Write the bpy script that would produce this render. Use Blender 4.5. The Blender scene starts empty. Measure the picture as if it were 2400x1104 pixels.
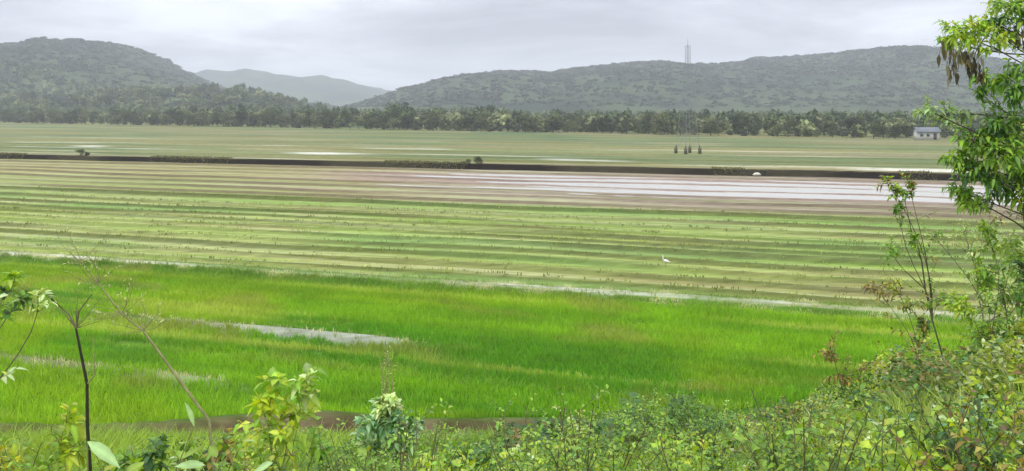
import bpy, math, random
import numpy as np
from mathutils import Vector, Matrix, Quaternion
R = math.radians
random.seed(7); RNG = np.random.default_rng(11)
S = bpy.context.scene
COL = S.collection

# ------------------------------------------------------------------ camera
EYE = 10.0
cd = bpy.data.cameras.new("camera"); cam = bpy.data.objects.new("camera", cd); COL.objects.link(cam)
cam.location = (0, 0, EYE); cam.rotation_euler = (R(90), 0, 0)
cd.sensor_width = 36; cd.lens = 31.2; cd.shift_y = -0.1238
cd.clip_start = 0.1; cd.clip_end = 20000
S.camera = cam

# ------------------------------------------------------------------ sky and sun (overcast monsoon day)
W = bpy.data.worlds.new("World"); S.world = W; W.use_nodes = True
nt = W.node_tree; nt.nodes.clear()
def N(t, tree=None, **kw):
    n = (tree or nt).nodes.new(t)
    for k, v in kw.items(): setattr(n, k, v)
    return n
def L(a, b, tree=None): (tree or nt).links.new(a, b)
out = N('ShaderNodeOutputWorld'); bg = N('ShaderNodeBackground'); bg.inputs['Strength'].default_value = 0.1
sky = N('ShaderNodeTexSky', sky_type='NISHITA'); sky.sun_disc = False
SUN_EL, SUN_ROT = R(58), R(215)
sky.sun_elevation = SUN_EL; sky.sun_rotation = SUN_ROT
tc = N('ShaderNodeTexCoord'); sep = N('ShaderNodeSeparateXYZ'); L(tc.outputs['Generated'], sep.inputs[0])
zc = N('ShaderNodeMath', operation='MAXIMUM'); zc.inputs[1].default_value = 0.0; L(sep.outputs['Z'], zc.inputs[0])
za = N('ShaderNodeMath', operation='ADD'); za.inputs[1].default_value = 0.16; L(zc.outputs[0], za.inputs[0])
dx = N('ShaderNodeMath', operation='DIVIDE'); L(sep.outputs['X'], dx.inputs[0]); L(za.outputs[0], dx.inputs[1])
dy = N('ShaderNodeMath', operation='DIVIDE'); L(sep.outputs['Y'], dy.inputs[0]); L(za.outputs[0], dy.inputs[1])
cb = N('ShaderNodeCombineXYZ'); L(dx.outputs[0], cb.inputs[0]); L(dy.outputs[0], cb.inputs[1])
no = N('ShaderNodeTexNoise'); no.inputs['Scale'].default_value = 0.75; no.inputs['Detail'].default_value = 5
no.inputs['Roughness'].default_value = 0.55; no.inputs['Distortion'].default_value = 0.35
mp = N('ShaderNodeMapping'); mp.inputs['Location'].default_value = (3.1, 0.7, 0); L(cb.outputs[0], mp.inputs[0]); L(mp.outputs[0], no.inputs['Vector'])
cr = N('ShaderNodeValToRGB'); L(no.outputs['Fac'], cr.inputs[0])
el = cr.color_ramp.elements
el[0].position = 0.32; el[0].color = (0.38, 0.395, 0.455, 1)
el[1].position = 0.66; el[1].color = (0.90, 0.93, 1.0, 1)
e = cr.color_ramp.elements.new(0.48); e.color = (0.58, 0.59, 0.665, 1)
gr = N('ShaderNodeMath', operation='MULTIPLY_ADD'); L(zc.outputs[0], gr.inputs[0]); gr.inputs[1].default_value = 27.0; gr.inputs[2].default_value = 10.0
vm = N('ShaderNodeVectorMath', operation='SCALE'); L(cr.outputs[0], vm.inputs[0]); L(gr.outputs[0], vm.inputs['Scale'])
mx = N('ShaderNodeMix', data_type='RGBA'); mx.inputs[0].default_value = 0.95
L(sky.outputs[0], mx.inputs[6]); L(vm.outputs[0], mx.inputs[7]); L(mx.outputs[2], bg.inputs[0]); L(bg.outputs[0], out.inputs[0])
sd = bpy.data.lights.new("sun", 'SUN'); sun = bpy.data.objects.new("sun", sd); COL.objects.link(sun)
sd.energy = 1.5; sd.angle = R(14); sd.color = (1.0, 0.96, 0.9)
sdir = Vector((math.sin(SUN_ROT) * math.cos(SUN_EL), math.cos(SUN_ROT) * math.cos(SUN_EL), math.sin(SUN_EL)))
sun.rotation_euler = sdir.to_track_quat('Z', 'Y').to_euler()
S.view_settings.view_transform = 'Standard'; S.view_settings.look = 'None'
S.view_settings.exposure = 0.0; S.view_settings.gamma = 1.0
S.cycles.volume_bounces = 1; S.cycles.max_bounces = 8; S.cycles.transparent_max_bounces = 16

# ------------------------------------------------------------------ numpy noise
def _h(ix, iy, s):
    n = (ix.astype(np.int64) * 374761393 + iy.astype(np.int64) * 668265263 + s * 1442695041) & 0xffffffff
    n = ((n ^ (n >> 13)) * 1274126177) & 0xffffffff
    n = n ^ (n >> 16)
    return (n & 0xffffff) / float(0xffffff)
def vnoise(x, y, s=0):
    x = np.asarray(x, float); y = np.asarray(y, float)
    ix = np.floor(x); iy = np.floor(y); fx = x - ix; fy = y - iy
    fx = fx * fx * (3 - 2 * fx); fy = fy * fy * (3 - 2 * fy)
    a = _h(ix, iy, s); b = _h(ix + 1, iy, s); c = _h(ix, iy + 1, s); d = _h(ix + 1, iy + 1, s)
    return (a * (1 - fx) + b * fx) * (1 - fy) + (c * (1 - fx) + d * fx) * fy
def fbm(x, y, s=0, o=4, g=0.5):
    t = 0; a = 1; w = 0
    for k in range(o):
        t = t + a * vnoise(x * 2 ** k, y * 2 ** k, s + k * 17); w += a; a *= g
    return t / w
def sst(a, b, x):
    t = np.clip((np.asarray(x, float) - a) / (b - a), 0, 1); return t * t * (3 - 2 * t)

# ------------------------------------------------------------------ terrain
SK = 0.335                                     # the strips of the fields run at this slant
BUNDS = [(52.4, .5, .22), (55.4, .45, .2), (58.6, .5, .25), (61.9, .5, .22), (65.4, .6, .28), (68.6, .45, .16), (71.6, .6, .26), (75.0, .5, .15),
         (78.6, .6, .22), (83.0, .7, .2), (88.8, .8, .28), (94.5, .8, .2), (101, .9, .2), (108, 1., .18), (116, 1.1, .2), (124, 1.2, .16), (131, 1.2, .2), (138, 1.2, .2)]
def wob(X, v): return 1.1 * (vnoise(X * .05, v * .07, 5) - .5) * 2 * np.clip(v / 60, .4, 3) + .25 * (vnoise(X * .3, v * .3, 6) - .5)
def toe(X): return 27.4 + 0.30 * np.maximum(X - 2, 0) + 0.05 * X + 1.2 * (vnoise(X * .16, 0 * X, 3) - .5)
def path_w(X, v): return np.abs(v - 48.6 - .7 * (vnoise(X * .06, 0 * X, 21) - .5))
def canal_line(X): return 146 + 3.0 * (vnoise(X * .02, 0 * X, 9) - .5) + 1.2 * (vnoise(X * .09, 0 * X, 8) - .5)
def height(X, Y):
    X = np.asarray(X, float); Y = np.asarray(Y, float); v = Y + SK * X
    z = 0.10 * (fbm(X * .12, v * .35, 31, 4) - .5)
    T = toe(X)
    b = np.where(Y < 12, 5.25 + (12 - Y) * .286, 5.25 * np.clip((T - 1.2 - Y) / (T - 1.2 - 12), 0, 1))
    b = b + 1.1 * sst(.2, .6, X / np.maximum(Y, 2)) * sst(4, 9, Y) * sst(T - 2, T - 12, Y)
    b = np.minimum(b, 8.4) + .35 * (fbm(X * .35, Y * .35, 4, 4) - .5) * sst(.05, 1, b)
    ditch = -(.5 + .35 * sst(-3, -6, X)) * np.exp(-((Y - (T - .9)) / .7) ** 4) * sst(6, 1, X)
    lip = (.26 + .26 * sst(-3, -6, X)) * np.exp(-((Y - (T + .35)) / .45) ** 2) * sst(6, 1, X)
    z = np.where(Y < T - 1.2, b + z * .3, z) + ditch + lip
    field = sst(T, T + 1, Y)
    # bunds inside the near paddy
    m1 = sst(-2, -6, X) * sst(-70, -40, X)
    c1 = 35.9 + .5 * (vnoise(X * .2, 0 * X, 12) - .5)
    z = z + field * .26 * np.exp(-((v - c1) / .55) ** 2) * m1
    c2 = 28.4 + .4 * (vnoise(X * .2, 0 * X, 13) - .5)
    z = z + .22 * np.exp(-((v - c2) / .5) ** 2) * sst(-8.5, -10.5, X)
    # cart path
    z = z + .34 * sst(1.3, .7, path_w(X, v))
    for (c, w, h) in BUNDS:
        q = vnoise(X * .03 + c, 0 * X, 14)
        z = z + h * (.55 + .9 * q) * np.exp(-((v + wob(X, np.full_like(v, c)) - c) / w) ** 2)
    # mud of the flooded plots is a little lower
    fl = flood(X, v)
    z = z + .05 * (1 - fl) * sst(102, 106, v) * sst(142, 139, v) + fl * (-.082 + .36 * (fbm(X * .045, v * 1.0, 77, 5, .72) - .47))
    # canal bank: a dark scarp facing the camera, the far fields stand on it
    cl = canal_line(X)
    z = z + .6 * sst(cl, cl + .9, v) + .2 * np.exp(-((v - cl - 1.6) / 1.4) ** 2) - .55 * np.exp(-((v - cl + 1.0) / 1.0) ** 2)
    # low bunds of the far fields
    for c in (158, 171, 186, 203, 224, 252, 290, 340):
        z = z + .3 * np.exp(-((v - c - 5 * (vnoise(X * .012, 0 * X + c, 15) - .5)) / 1.2) ** 2)
    return z
def flood(X, v):
    a = sst(-30, 16, X - (130 - v) * .4 + 26 * (fbm(X * .05, v * .4, 78, 3) - .5)) * sst(104, 112, v) * sst(137, 132, v)
    return np.clip(a, 0, 1)

# hills: crest lines given as (pixel x, pixel y) seen from the road and a real distance
def crest(pts, D):
    p = np.array(pts, float)
    return (p[:, 0] - 1200) / 2080 * D, EYE + (255 - p[:, 1]) / 2080 * D - (4.5 if D < 2500 else 1)
H1 = crest([(-900, 170), (-500, 130), (-200, 100), (0, 97), (90, 94), (200, 91), (280, 106), (340, 132), (390, 154), (440, 172), (500, 192), (580, 214), (680, 236), (800, 262)], 1500)
H2 = crest([(300, 215), (430, 190), (510, 172), (590, 168), (680, 180), (760, 182), (850, 196), (930, 214), (1010, 240), (1100, 262)], 3300)
H3 = crest([(780, 262), (860, 240), (920, 222), (970, 200), (1040, 180), (1110, 164), (1180, 156), (1280, 160), (1350, 152), (1450, 142), (1530, 137), (1620, 145), (1700, 142), (1800, 133), (1900, 126), (2000, 118), (2080, 115), (2160, 120), (2220, 132), (2300, 150), (2400, 158), (2600, 150), (2900, 140), (3300, 150)], 1750)
def ridge(X, Y, H, D, Wf, Wb, rough, seed):
    Dm = D * (1 + .0 * X)
    hc = np.interp(X * D / np.maximum(Y, 500) * 0.35 + X * .65, H[0], H[1] - 2)
    t = np.where(Y < Dm, (Y - (Dm - Wf)) / Wf, ((Dm + Wb) - Y) / Wb)
    t = np.clip(t, 0, 1); s = np.sin(t * math.pi / 2) ** 1.35
    g = (fbm(X / 170, Y / 300, seed, 4) - .5)
    return np.maximum(hc, -30) * s + rough * g * s * (1 - .75 * sst(.86, 1, t)) * 3.2
def hill(X, Y):
    X = np.asarray(X, float); Y = np.asarray(Y, float)
    a = X / np.maximum(Y, 1)
    h = np.maximum(ridge(X, Y, H1, 1500, 700, 900, 17, 41), ridge(X, Y, H3, 1750, 880, 900, 14, 43))
    h = np.maximum(h, ridge(X, Y, H2, 3300, 900, 700, 25, 45))
    foot = 27 * sst(600, 960, Y) * sst(-.15, -.32, a) * (.75 + .5 * vnoise(X / 120, Y / 120, 47)) * sst(1500, 1100, Y)
    h = np.maximum(h, foot)
    h = h + 3.2 * (vnoise(X / 14, Y / 14, 48) - .3) * sst(4, 20, h)
    return h - 1.0

# ------------------------------------------------------------------ mesh / material helpers
def tag(o, label=None, cat=None, group=None, kind=None):
    if label: o['label'] = label
    if cat: o['category'] = cat
    if group: o['group'] = group
    if kind: o['kind'] = kind
    return o
def np_mesh(name, V, F, col=None, smooth=False):
    """V (n,3), F (m,k) all faces of the same size, col (n,3) per vertex"""
    V = np.ascontiguousarray(V, np.float32); F = np.ascontiguousarray(F, np.int32)
    me = bpy.data.meshes.new(name); k = F.shape[1]
    me.vertices.add(len(V)); me.vertices.foreach_set('co', V.ravel())
    me.loops.add(F.size); me.loops.foreach_set('vertex_index', F.ravel())
    me.polygons.add(len(F)); me.polygons.foreach_set('loop_start', np.arange(0, F.size, k, dtype=np.int32))
    me.polygons.foreach_set('loop_total', np.full(len(F), k, np.int32))
    if smooth: me.polygons.foreach_set('use_smooth', np.ones(len(F), bool))
    me.update(calc_edges=True)
    if col is not None:
        at = me.color_attributes.new('tint', 'FLOAT_COLOR', 'POINT')
        at.data.foreach_set('color', np.concatenate([col, np.ones((len(col), 1))], 1).astype(np.float32).ravel())
    return me
def link(name, me, mat, parent=None, loc=None):
    o = bpy.data.objects.new(name, me); COL.objects.link(o)
    if mat: me.materials.append(mat) if len(me.materials) == 0 else None
    if parent: o.parent = parent
    if loc is not None: o.location = loc
    return o
def empty(name, loc=(0, 0, 0), rz=0):
    o = bpy.data.objects.new(name, None); COL.objects.link(o); o.location = loc; o.rotation_euler = (0, 0, rz); o.empty_display_size = .2
    return o
def new_mat(name):
    m = bpy.data.materials.new(name); m.use_nodes = True; t = m.node_tree; t.nodes.clear(); return m, t
def tinted(name, rough=.9, translucent=0.0, var=.18, scale=3.0, gain=(1, 1, 1), rnd=.0, spec=.3, bump=0.0, stretch=(1, 1, 1)):
    """colour = mesh tint x noise wear x a little per-object variation"""
    m, t = new_mat(name)
    o = N('ShaderNodeOutputMaterial', t); p = N('ShaderNodeBsdfPrincipled', t)
    at = N('ShaderNodeAttribute', t, attribute_name='tint'); c = N('ShaderNodeTexCoord', t)
    mpn = N('ShaderNodeMapping', t); mpn.inputs['Scale'].default_value = stretch; L(c.outputs['Object'], mpn.inputs[0], t)
    n1 = N('ShaderNodeTexNoise', t); n1.inputs['Scale'].default_value = scale; n1.inputs['Detail'].default_value = 6; n1.inputs['Roughness'].default_value = .65
    L(mpn.outputs[0], n1.inputs['Vector'], t)
    mr = N('ShaderNodeMapRange', t); mr.inputs[1].default_value = .3; mr.inputs[2].default_value = .7; mr.inputs[3].default_value = 1 - var; mr.inputs[4].default_value = 1 + var
    L(n1.outputs['Fac'], mr.inputs[0], t)
    v1 = N('ShaderNodeVectorMath', t, operation='SCALE'); L(at.outputs['Color'], v1.inputs[0], t); L(mr.outputs[0], v1.inputs['Scale'], t)
    oi = N('ShaderNodeObjectInfo', t); m2 = N('ShaderNodeMapRange', t); m2.inputs[3].default_value = 1 - rnd; m2.inputs[4].default_value = 1 + rnd
    L(oi.outputs['Random'], m2.inputs[0], t)
    v2 = N('ShaderNodeVectorMath', t, operation='SCALE'); L(v1.outputs[0], v2.inputs[0], t); L(m2.outputs[0], v2.inputs['Scale'], t)
    v3 = N('ShaderNodeVectorMath', t, operation='MULTIPLY'); L(v2.outputs[0], v3.inputs[0], t); v3.inputs[1].default_value = gain
    L(v3.outputs[0], p.inputs['Base Color'], t); p.inputs['Roughness'].default_value = rough; p.inputs['Specular IOR Level'].default_value = spec
    if bump:
        b = N('ShaderNodeBump', t); b.inputs['Strength'].default_value = bump; b.inputs['Distance'].default_value = .3
        L(n1.outputs['Fac'], b.inputs['Height'], t); L(b.outputs[0], p.inputs['Normal'], t)
    if translucent:
        tr = N('ShaderNodeBsdfTranslucent', t); g = N('ShaderNodeVectorMath', t, operation='MULTIPLY'); g.inputs[1].default_value = (1.5, 1.35, .5)
        L(v3.outputs[0], g.inputs[0], t); L(g.outputs[0], tr.inputs[0], t)
        mm = N('ShaderNodeMixShader', t); mm.inputs[0].default_value = translucent
        L(p.outputs[0], mm.inputs[1], t); L(tr.outputs[0], mm.inputs[2], t); L(mm.outputs[0], o.inputs[0], t)
    else: L(p.outputs[0], o.inputs[0], t)
    return m
def plain(name, rgb, rough=.8, metal=0, var=.15, scale=6):
    m, t = new_mat(name)
    o = N('ShaderNodeOutputMaterial', t); p = N('ShaderNodeBsdfPrincipled', t); n1 = N('ShaderNodeTexNoise', t); n1.inputs['Scale'].default_value = scale; n1.inputs['Detail'].default_value = 5
    r = N('ShaderNodeValToRGB', t); L(n1.outputs['Fac'], r.inputs[0], t)
    r.color_ramp.elements[0].position = .3; r.color_ramp.elements[1].position = .7
    r.color_ramp.elements[0].color = tuple(c * (1 - var) for c in rgb) + (1,); r.color_ramp.elements[1].color = tuple(min(1, c * (1 + var)) for c in rgb) + (1,)
    L(r.outputs[0], p.inputs['Base Color'], t); p.inputs['Roughness'].default_value = rough; p.inputs['Metallic'].default_value = metal
    L(p.outputs[0], o.inputs[0], t); return m

M_ground = tinted('field ground', rough=.95, var=.30, scale=1.4, spec=.1, bump=.35, stretch=(.35, 1.3, 1))
M_hill = tinted('forested hillside', rough=1, var=.35, scale=.03, spec=.05, bump=.9)
M_grass = tinted('grass blades', rough=.6, translucent=.35, var=.15, scale=.35, spec=.25)
M_leaf = tinted('leaf', rough=.5, gain=(1.3, 1.4, 1.2), translucent=.32, var=.22, scale=9, rnd=.16, spec=.45)
M_far = tinted('tree foliage', rough=.7, translucent=.15, var=.25, scale=.5, rnd=.30, spec=.2)
M_bark = tinted('bark', rough=.9, var=.3, scale=14, rnd=.1, spec=.2)

# ------------------------------------------------------------------ ground sheet
def spaced(segs):
    o = []
    for a, b, s in segs: o.append(np.arange(a, b, s))
    return np.concatenate(o)
vv = spaced([(-45, 8, 1.5), (8, 24, .4), (24, 60, .2), (60, 96, .3), (96, 160, .4), (160, 230, 1.2), (230, 400, 4), (400, 900, 25), (900, 6400, 250)])
xx = spaced([(-4800, -600, 300), (-600, -160, 12), (-160, -60, 2), (-60, -26, .7), (-26, 30, .4), (30, 60, .7), (60, 160, 2), (160, 600, 12), (600, 4801, 300)])
XX, VV = np.meshgrid(xx, vv); YY = VV - SK * XX
ZZ = height(XX, YY)
far = sst(400, 600, VV); ZZ = ZZ * (1 - far) + .6 * far
YY = np.clip(YY, -60, 4800)
def c3(*a): return np.array(a, float)
def mixc(a, b, t): return a * (1 - t[..., None]) + b * t[..., None]
def ground_colour(X, Y):
    v = Y + SK * X; sh = X.shape
    n_long = fbm(X * .035, v * .45, 51, 4); n_mid = fbm(X * .25, v * .9, 52, 4); n_f = fbm(X * 1.2, v * 2.2, 53, 3)
    # near paddy
    rice = mixc(c3(.060, .150, .012), c3(.11, .20, .015), sst(.32, .68, n_long))
    
    C = rice
    # strip plots up to the canal
    olive = c3(.205, .235, .085); lime = c3(.25, .31, .12); tan = c3(.27, .235, .135); green = c3(.12, .21, .05)
    plots = np.zeros(sh + (3,)); plots[:] = olive
    edges = [50] + [b[0] for b in BUNDS] + [146]
    pal = [mixc, None]
    tones = [(.16, .20, .06), (.20, .22, .09), (.17, .235, .06), (.25, .31, .12), (.20, .28, .085), (.24, .30, .115), (.20, .28, .08), (.245, .295, .12), (.20, .25, .095), (.24, .26, .12), (.22, .27, .11),
             (.25, .24, .13), (.235, .20, .135), (.23, .19, .14), (.25, .205, .16), (.27, .225, .18), (.24, .20, .155), (.26, .21, .155), (.22, .18, .13)]
    vw = v + wob(X, v)
    for i in range(len(edges) - 1):
        m = ((vw >= edges[i]) & (vw < edges[i + 1]))
        plots[m] = tones[i]
    # the left part is drier, the right part greener
    L_ = sst(8, -30, X)
    plots = mixc(plots, c3(.265, .255, .125), L_ * sst(62, 55, v) * sst(.25, .55, n_mid) * .75)
    plots = mixc(plots, c3(.28, .26, .12), sst(0, -40, X) * sst(88, 105, v) * .8)
    plots = mixc(plots, c3(.31, .33, .12), sst(94, 70, v) * .45)
    plots = mixc(plots, plots * c3(.72, .95, .5), sst(.52, .72, n_long) * sst(100, 90, v) * .8)
    plots = mixc(plots, c3(.33, .31, .20), sst(.60, .80, fbm(X * .05, v * .9, 54, 3)) * .7)
    plots = mixc(plots, c3(.20, .16, .09), sst(.60, .75, fbm(X * .10, v * .5, 55, 4)) * .6)
    plots = mixc(plots, c3(.225, .255, .10), sst(-12, -45, X) * sst(116, 106, v) * sst(86, 90, v) * .85)
    plots = plots * mixc(c3(1.02, 1.03, .80), c3(1.02, .97, 1.0), sst(88, 98, v) * sst(-30, 10, X))
    C = mixc(C, plots, sst(49.4, 50.0, v + .5 * (n_mid - .5)))
    sk = fbm(X * .022, v * 1.15, 57, 3); sk2 = fbm(X * .03 + 8, v * .8, 58, 3); on = sst(50, 51, v)
    C = mixc(C, C * c3(.50, .50, .40), sst(.58, .70, sk) * on * .8)
    C = mixc(C, c3(.36, .38, .19), sst(.60, .74, sk2) * on * .6)
    C = mixc(C, c3(.20, .22, .08), sst(.55, .7, fbm(X * .03, v * .6, 59, 3)) * sst(96, 100, v) * .55)
    C = mixc(C, c3(.14, .24, .06), sst(.52, .68, fbm(X * .03 + 20, v * .22, 74, 3)) * on * sst(98, 90, v) * .7)
    C = mixc(C, c3(.27, .19, .145), sst(.45, .62, fbm(X * .02 + 9, v * .3, 75, 3)) * sst(98, 104, v) * sst(-45, -20, X) * .8)
    C = mixc(C, np.clip(C * c3(1.04, 1.08, 1.06), 0, 1), on * sst(150, 140, v))
    # shadow side of every bund: shade painted in dark, along with wet soil
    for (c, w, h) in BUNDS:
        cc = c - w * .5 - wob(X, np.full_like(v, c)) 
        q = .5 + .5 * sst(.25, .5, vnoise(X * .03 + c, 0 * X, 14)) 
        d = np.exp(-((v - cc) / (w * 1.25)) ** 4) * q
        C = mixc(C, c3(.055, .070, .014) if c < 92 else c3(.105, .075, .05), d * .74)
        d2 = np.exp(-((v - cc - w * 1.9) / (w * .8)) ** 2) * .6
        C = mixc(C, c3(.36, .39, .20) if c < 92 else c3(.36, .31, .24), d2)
    # flooded mud
    C = mixc(C, c3(.27, .21, .17), flood(X, v) * .8)
    # path
    pw = path_w(X, v)
    C = mixc(C, mixc(c3(.30, .32, .18), c3(.54, .53, .43), sst(.45, .65, n_mid)), sst(.85, .35, pw + .9 * (n_f - .5)) * (.30 + .60 * np.clip(sst(-18, -24, X) + sst(10, 16, X) + .7 * sst(.5, .7, vnoise(X * .10, 0 * X, 56)), 0, 1)))
    # bunds in the near paddy
    b1 = np.exp(-((v - 35.9) / .9) ** 4) * sst(-3.4, -6, X) * (.35 + .65 * sst(-17, -13, X))
    C = mixc(C, mixc(c3(.20, .19, .09), c3(.27, .29, .22), sst(-15, -11, X + 3 * (n_mid - .5))), b1 * sst(.30, .62, n_mid + .12))
    b2 = np.exp(-((v - 28.5) / .75) ** 4) * sst(-8.5, -10.5, X)
    C = mixc(C, mixc(c3(.17, .15, .09), c3(.28, .31, .17), sst(-15, -12, X)), b2 * .6)
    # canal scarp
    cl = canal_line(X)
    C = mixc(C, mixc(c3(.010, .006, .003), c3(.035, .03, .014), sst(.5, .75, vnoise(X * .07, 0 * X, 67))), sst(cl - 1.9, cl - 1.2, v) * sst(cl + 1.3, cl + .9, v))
    # far fields
    fm = sst(cl + .9, cl + 1.6, v)
    ff = mixc(c3(.15, .20, .09), c3(.23, .26, .12), sst(.35, .65, fbm(X * .012, v * .06, 61, 4)))
    ff = mixc(ff, c3(.27, .25, .155), sst(.55, .72, fbm(X * .010 + 5, v * .05, 62, 4)) * .9)
    ff = mixc(ff, c3(.10, .18, .085), sst(.55, .7, fbm(X * .016 + 9, v * .04, 63, 3)) * .8)
    ff = mixc(ff, c3(.29, .26, .17), sst(cl + 14, cl + 2, v) * .7)
    ff = mixc(ff, c3(.47, .46, .34), sst(.62, .76, fbm(X * .02, v * .25, 64, 3)) * sst(300, 200, v) * .9)
    ff = mixc(ff, c3(.25, .24, .10), sst(.5, .62, fbm(X * .022 + 3, v * .10, 68, 4)) * .7)
    ff = mixc(ff, ff * c3(.62, .70, .55), sst(.56, .66, fbm(X * .016, v * .30, 69, 3)) * .8)
    wl = c3(.60, .60, .52); ff = ff * c3(.80, .78, .68); jn = 3 * (fbm(X * .05, v * .3, 76, 3) - .5)
    for (vc, wv, xa, xb, k_) in ((177, 2.6, -128, -70, .9), (184, 1.5, -112, -96, .8), (171, 1.6, -50, -16, .9), (166, 1.3, 2, 24, .6), (154.5, 1.4, 50, 74, .9), (200, 1.5, -40, -10, .4)):
        ff = mixc(ff, wl, np.exp(-((v + jn - vc) / wv) ** 4) * sst(xa, xa + 9, X) * sst(xb, xb - 9, X) * k_)
    C = mixc(C, ff, fm)
    # the near bank
    T = toe(X)
    bank = mixc(c3(.12, .17, .025), c3(.20, .20, .06), sst(.3, .7, fbm(X * .6, Y * .6, 65, 4)))
    bank = mixc(bank, c3(.16, .11, .07), sst(.60, .75, fbm(X * .45 + 3, Y * .45, 66, 4)) * .8)
    C = mixc(C, bank, sst(T - .9, T - 1.4, Y))
    soil = mixc(c3(.085, .048, .030), c3(.19, .13, .085), sst(.3, .7, n_f))
    C = mixc(C, soil, np.exp(-((Y - T + .45) / .8) ** 4) * sst(5, 1, X) * sst(.2, .42, n_mid + .1 * sst(-14, -10, X)))
    return np.clip(C, 0, 1)
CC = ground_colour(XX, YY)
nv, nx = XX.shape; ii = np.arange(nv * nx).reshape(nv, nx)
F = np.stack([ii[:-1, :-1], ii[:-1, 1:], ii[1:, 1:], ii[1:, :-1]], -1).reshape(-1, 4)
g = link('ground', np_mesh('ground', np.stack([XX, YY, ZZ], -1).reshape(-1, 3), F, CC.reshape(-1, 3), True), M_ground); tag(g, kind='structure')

# standing water in the plots before the canal and one sliver beyond it
mw, t = new_mat('silty paddy water'); o_ = N('ShaderNodeOutputMaterial', t); p_ = N('ShaderNodeBsdfPrincipled', t)
p_.inputs['Base Color'].default_value = (.42, .41, .35, 1); p_.inputs['Roughness'].default_value = .22; p_.inputs['IOR'].default_value = 1.33; p_.inputs['Specular IOR Level'].default_value = 1.0
nn = N('ShaderNodeTexNoise', t); nn.inputs['Scale'].default_value = 2.2; bb = N('ShaderNodeBump', t); bb.inputs['Strength'].default_value = .12; bb.inputs['Distance'].default_value = .05
L(nn.outputs['Fac'], bb.inputs['Height'], t); L(bb.outputs[0], p_.inputs['Normal'], t); L(p_.outputs[0], o_.inputs[0], t)
def sheet(x0, x1, v0, v1, z):
    V = np.array([(x, v - SK * x, z) for x, v in ((x0, v0), (x1, v0), (x1, v1), (x0, v1))]); return V
Vs = [sheet(-34, 130, 105.5, 138.5, .012)]
V = np.concatenate(Vs); w = link('water', np_mesh('water', V, np.arange(len(V)).reshape(-1, 4)), mw); tag(w, kind='structure')

# ------------------------------------------------------------------ hills
hx = spaced([(-3600, -1500, 40), (-1500, 1500, 13), (1500, 3600, 40)]); hy = spaced([(590, 2000, 13), (2000, 4300, 32)])
HX, HY = np.meshgrid(hx, hy); HZ = hill(HX, HY)
hn = fbm(HX / 60, HY / 60, 71, 5); hm = fbm(HX / 260, HY / 330, 72, 3)
HC = mixc(c3(.020, .034, .018), c3(.050, .072, .032), sst(.38, .62, hn))
HC = mixc(HC, c3(.060, .080, .036), sst(.45, .65, hm) * sst(110, 15, HZ) * (.4 + .5 * sst(.0, -.2, HX / HY)))
HC = mixc(HC, c3(.13, .19, .07), sst(.60, .66, fbm(HX / 110, HY / 90, 73, 2)) * sst(60, 12, HZ) * sst(-.12, -.25, HX / HY) * .45)
nv, nx = HX.shape; ii = np.arange(nv * nx).reshape(nv, nx)
F = np.stack([ii[:-1, :-1], ii[:-1, 1:], ii[1:, 1:], ii[1:, :-1]], -1).reshape(-1, 4)
h_ = link('hills', np_mesh('hills', np.stack([HX, HY, HZ], -1).reshape(-1, 3), F, HC.reshape(-1, 3), True), M_hill); tag(h_, kind='structure')

# ------------------------------------------------------------------ grass and rice as blades
def blades(name, X, Y, h, w, col, per=5, lean=.35, spread=.06, label=None, cat='grass', zoff=0):
    n = len(X); k = per
    Xr = np.repeat(X, k) + RNG.normal(0, spread, n * k); Yr = np.repeat(Y, k) + RNG.normal(0, spread, n * k)
    Z = height(Xr, Yr) + zoff - .02
    hh = np.repeat(h, k) * RNG.uniform(.6, 1.15, n * k); a = RNG.uniform(0, 2 * math.pi, n * k); ln = RNG.normal(0, lean, (n * k, 2)) * hh[:, None]
    dxy = np.stack([np.cos(a), np.sin(a)], 1) * w * RNG.uniform(.6, 1.3, (n * k, 1))
    b0 = np.stack([Xr - dxy[:, 0], Yr - dxy[:, 1], Z], 1); b1 = np.stack([Xr + dxy[:, 0], Yr + dxy[:, 1], Z], 1)
    m0 = np.stack([Xr - dxy[:, 0] * .8 + ln[:, 0] * .35, Yr - dxy[:, 1] * .8 + ln[:, 1] * .35, Z + hh * .6], 1)
    m1 = np.stack([Xr + dxy[:, 0] * .8 + ln[:, 0] * .35, Yr + dxy[:, 1] * .8 + ln[:, 1] * .35, Z + hh * .6], 1)
    tp = np.stack([Xr + ln[:, 0], Yr + ln[:, 1], Z + hh], 1)
    V = np.stack([b0, b1, m0, m1, tp], 1).reshape(-1, 3); base = np.arange(n * k)[:, None] * 5
    F = np.concatenate([base + np.array([0, 1, 3]), base + np.array([0, 3, 2]), base + np.array([2, 3, 4])], 0)
    C = np.repeat(np.repeat(col, k, 0) * RNG.uniform(.75, 1.25, (n * k, 1)), 5, 0)
    o = link(name, np_mesh(name, V, F, np.clip(C, 0, 1)), M_grass); tag(o, label, cat, kind='stuff'); return o
def in_view(X, Y, m=60):
    px = 1200 + 2080 * X / np.maximum(Y, .5); return (px > -m) & (px < 2400 + m) & (Y > 1)
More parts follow.
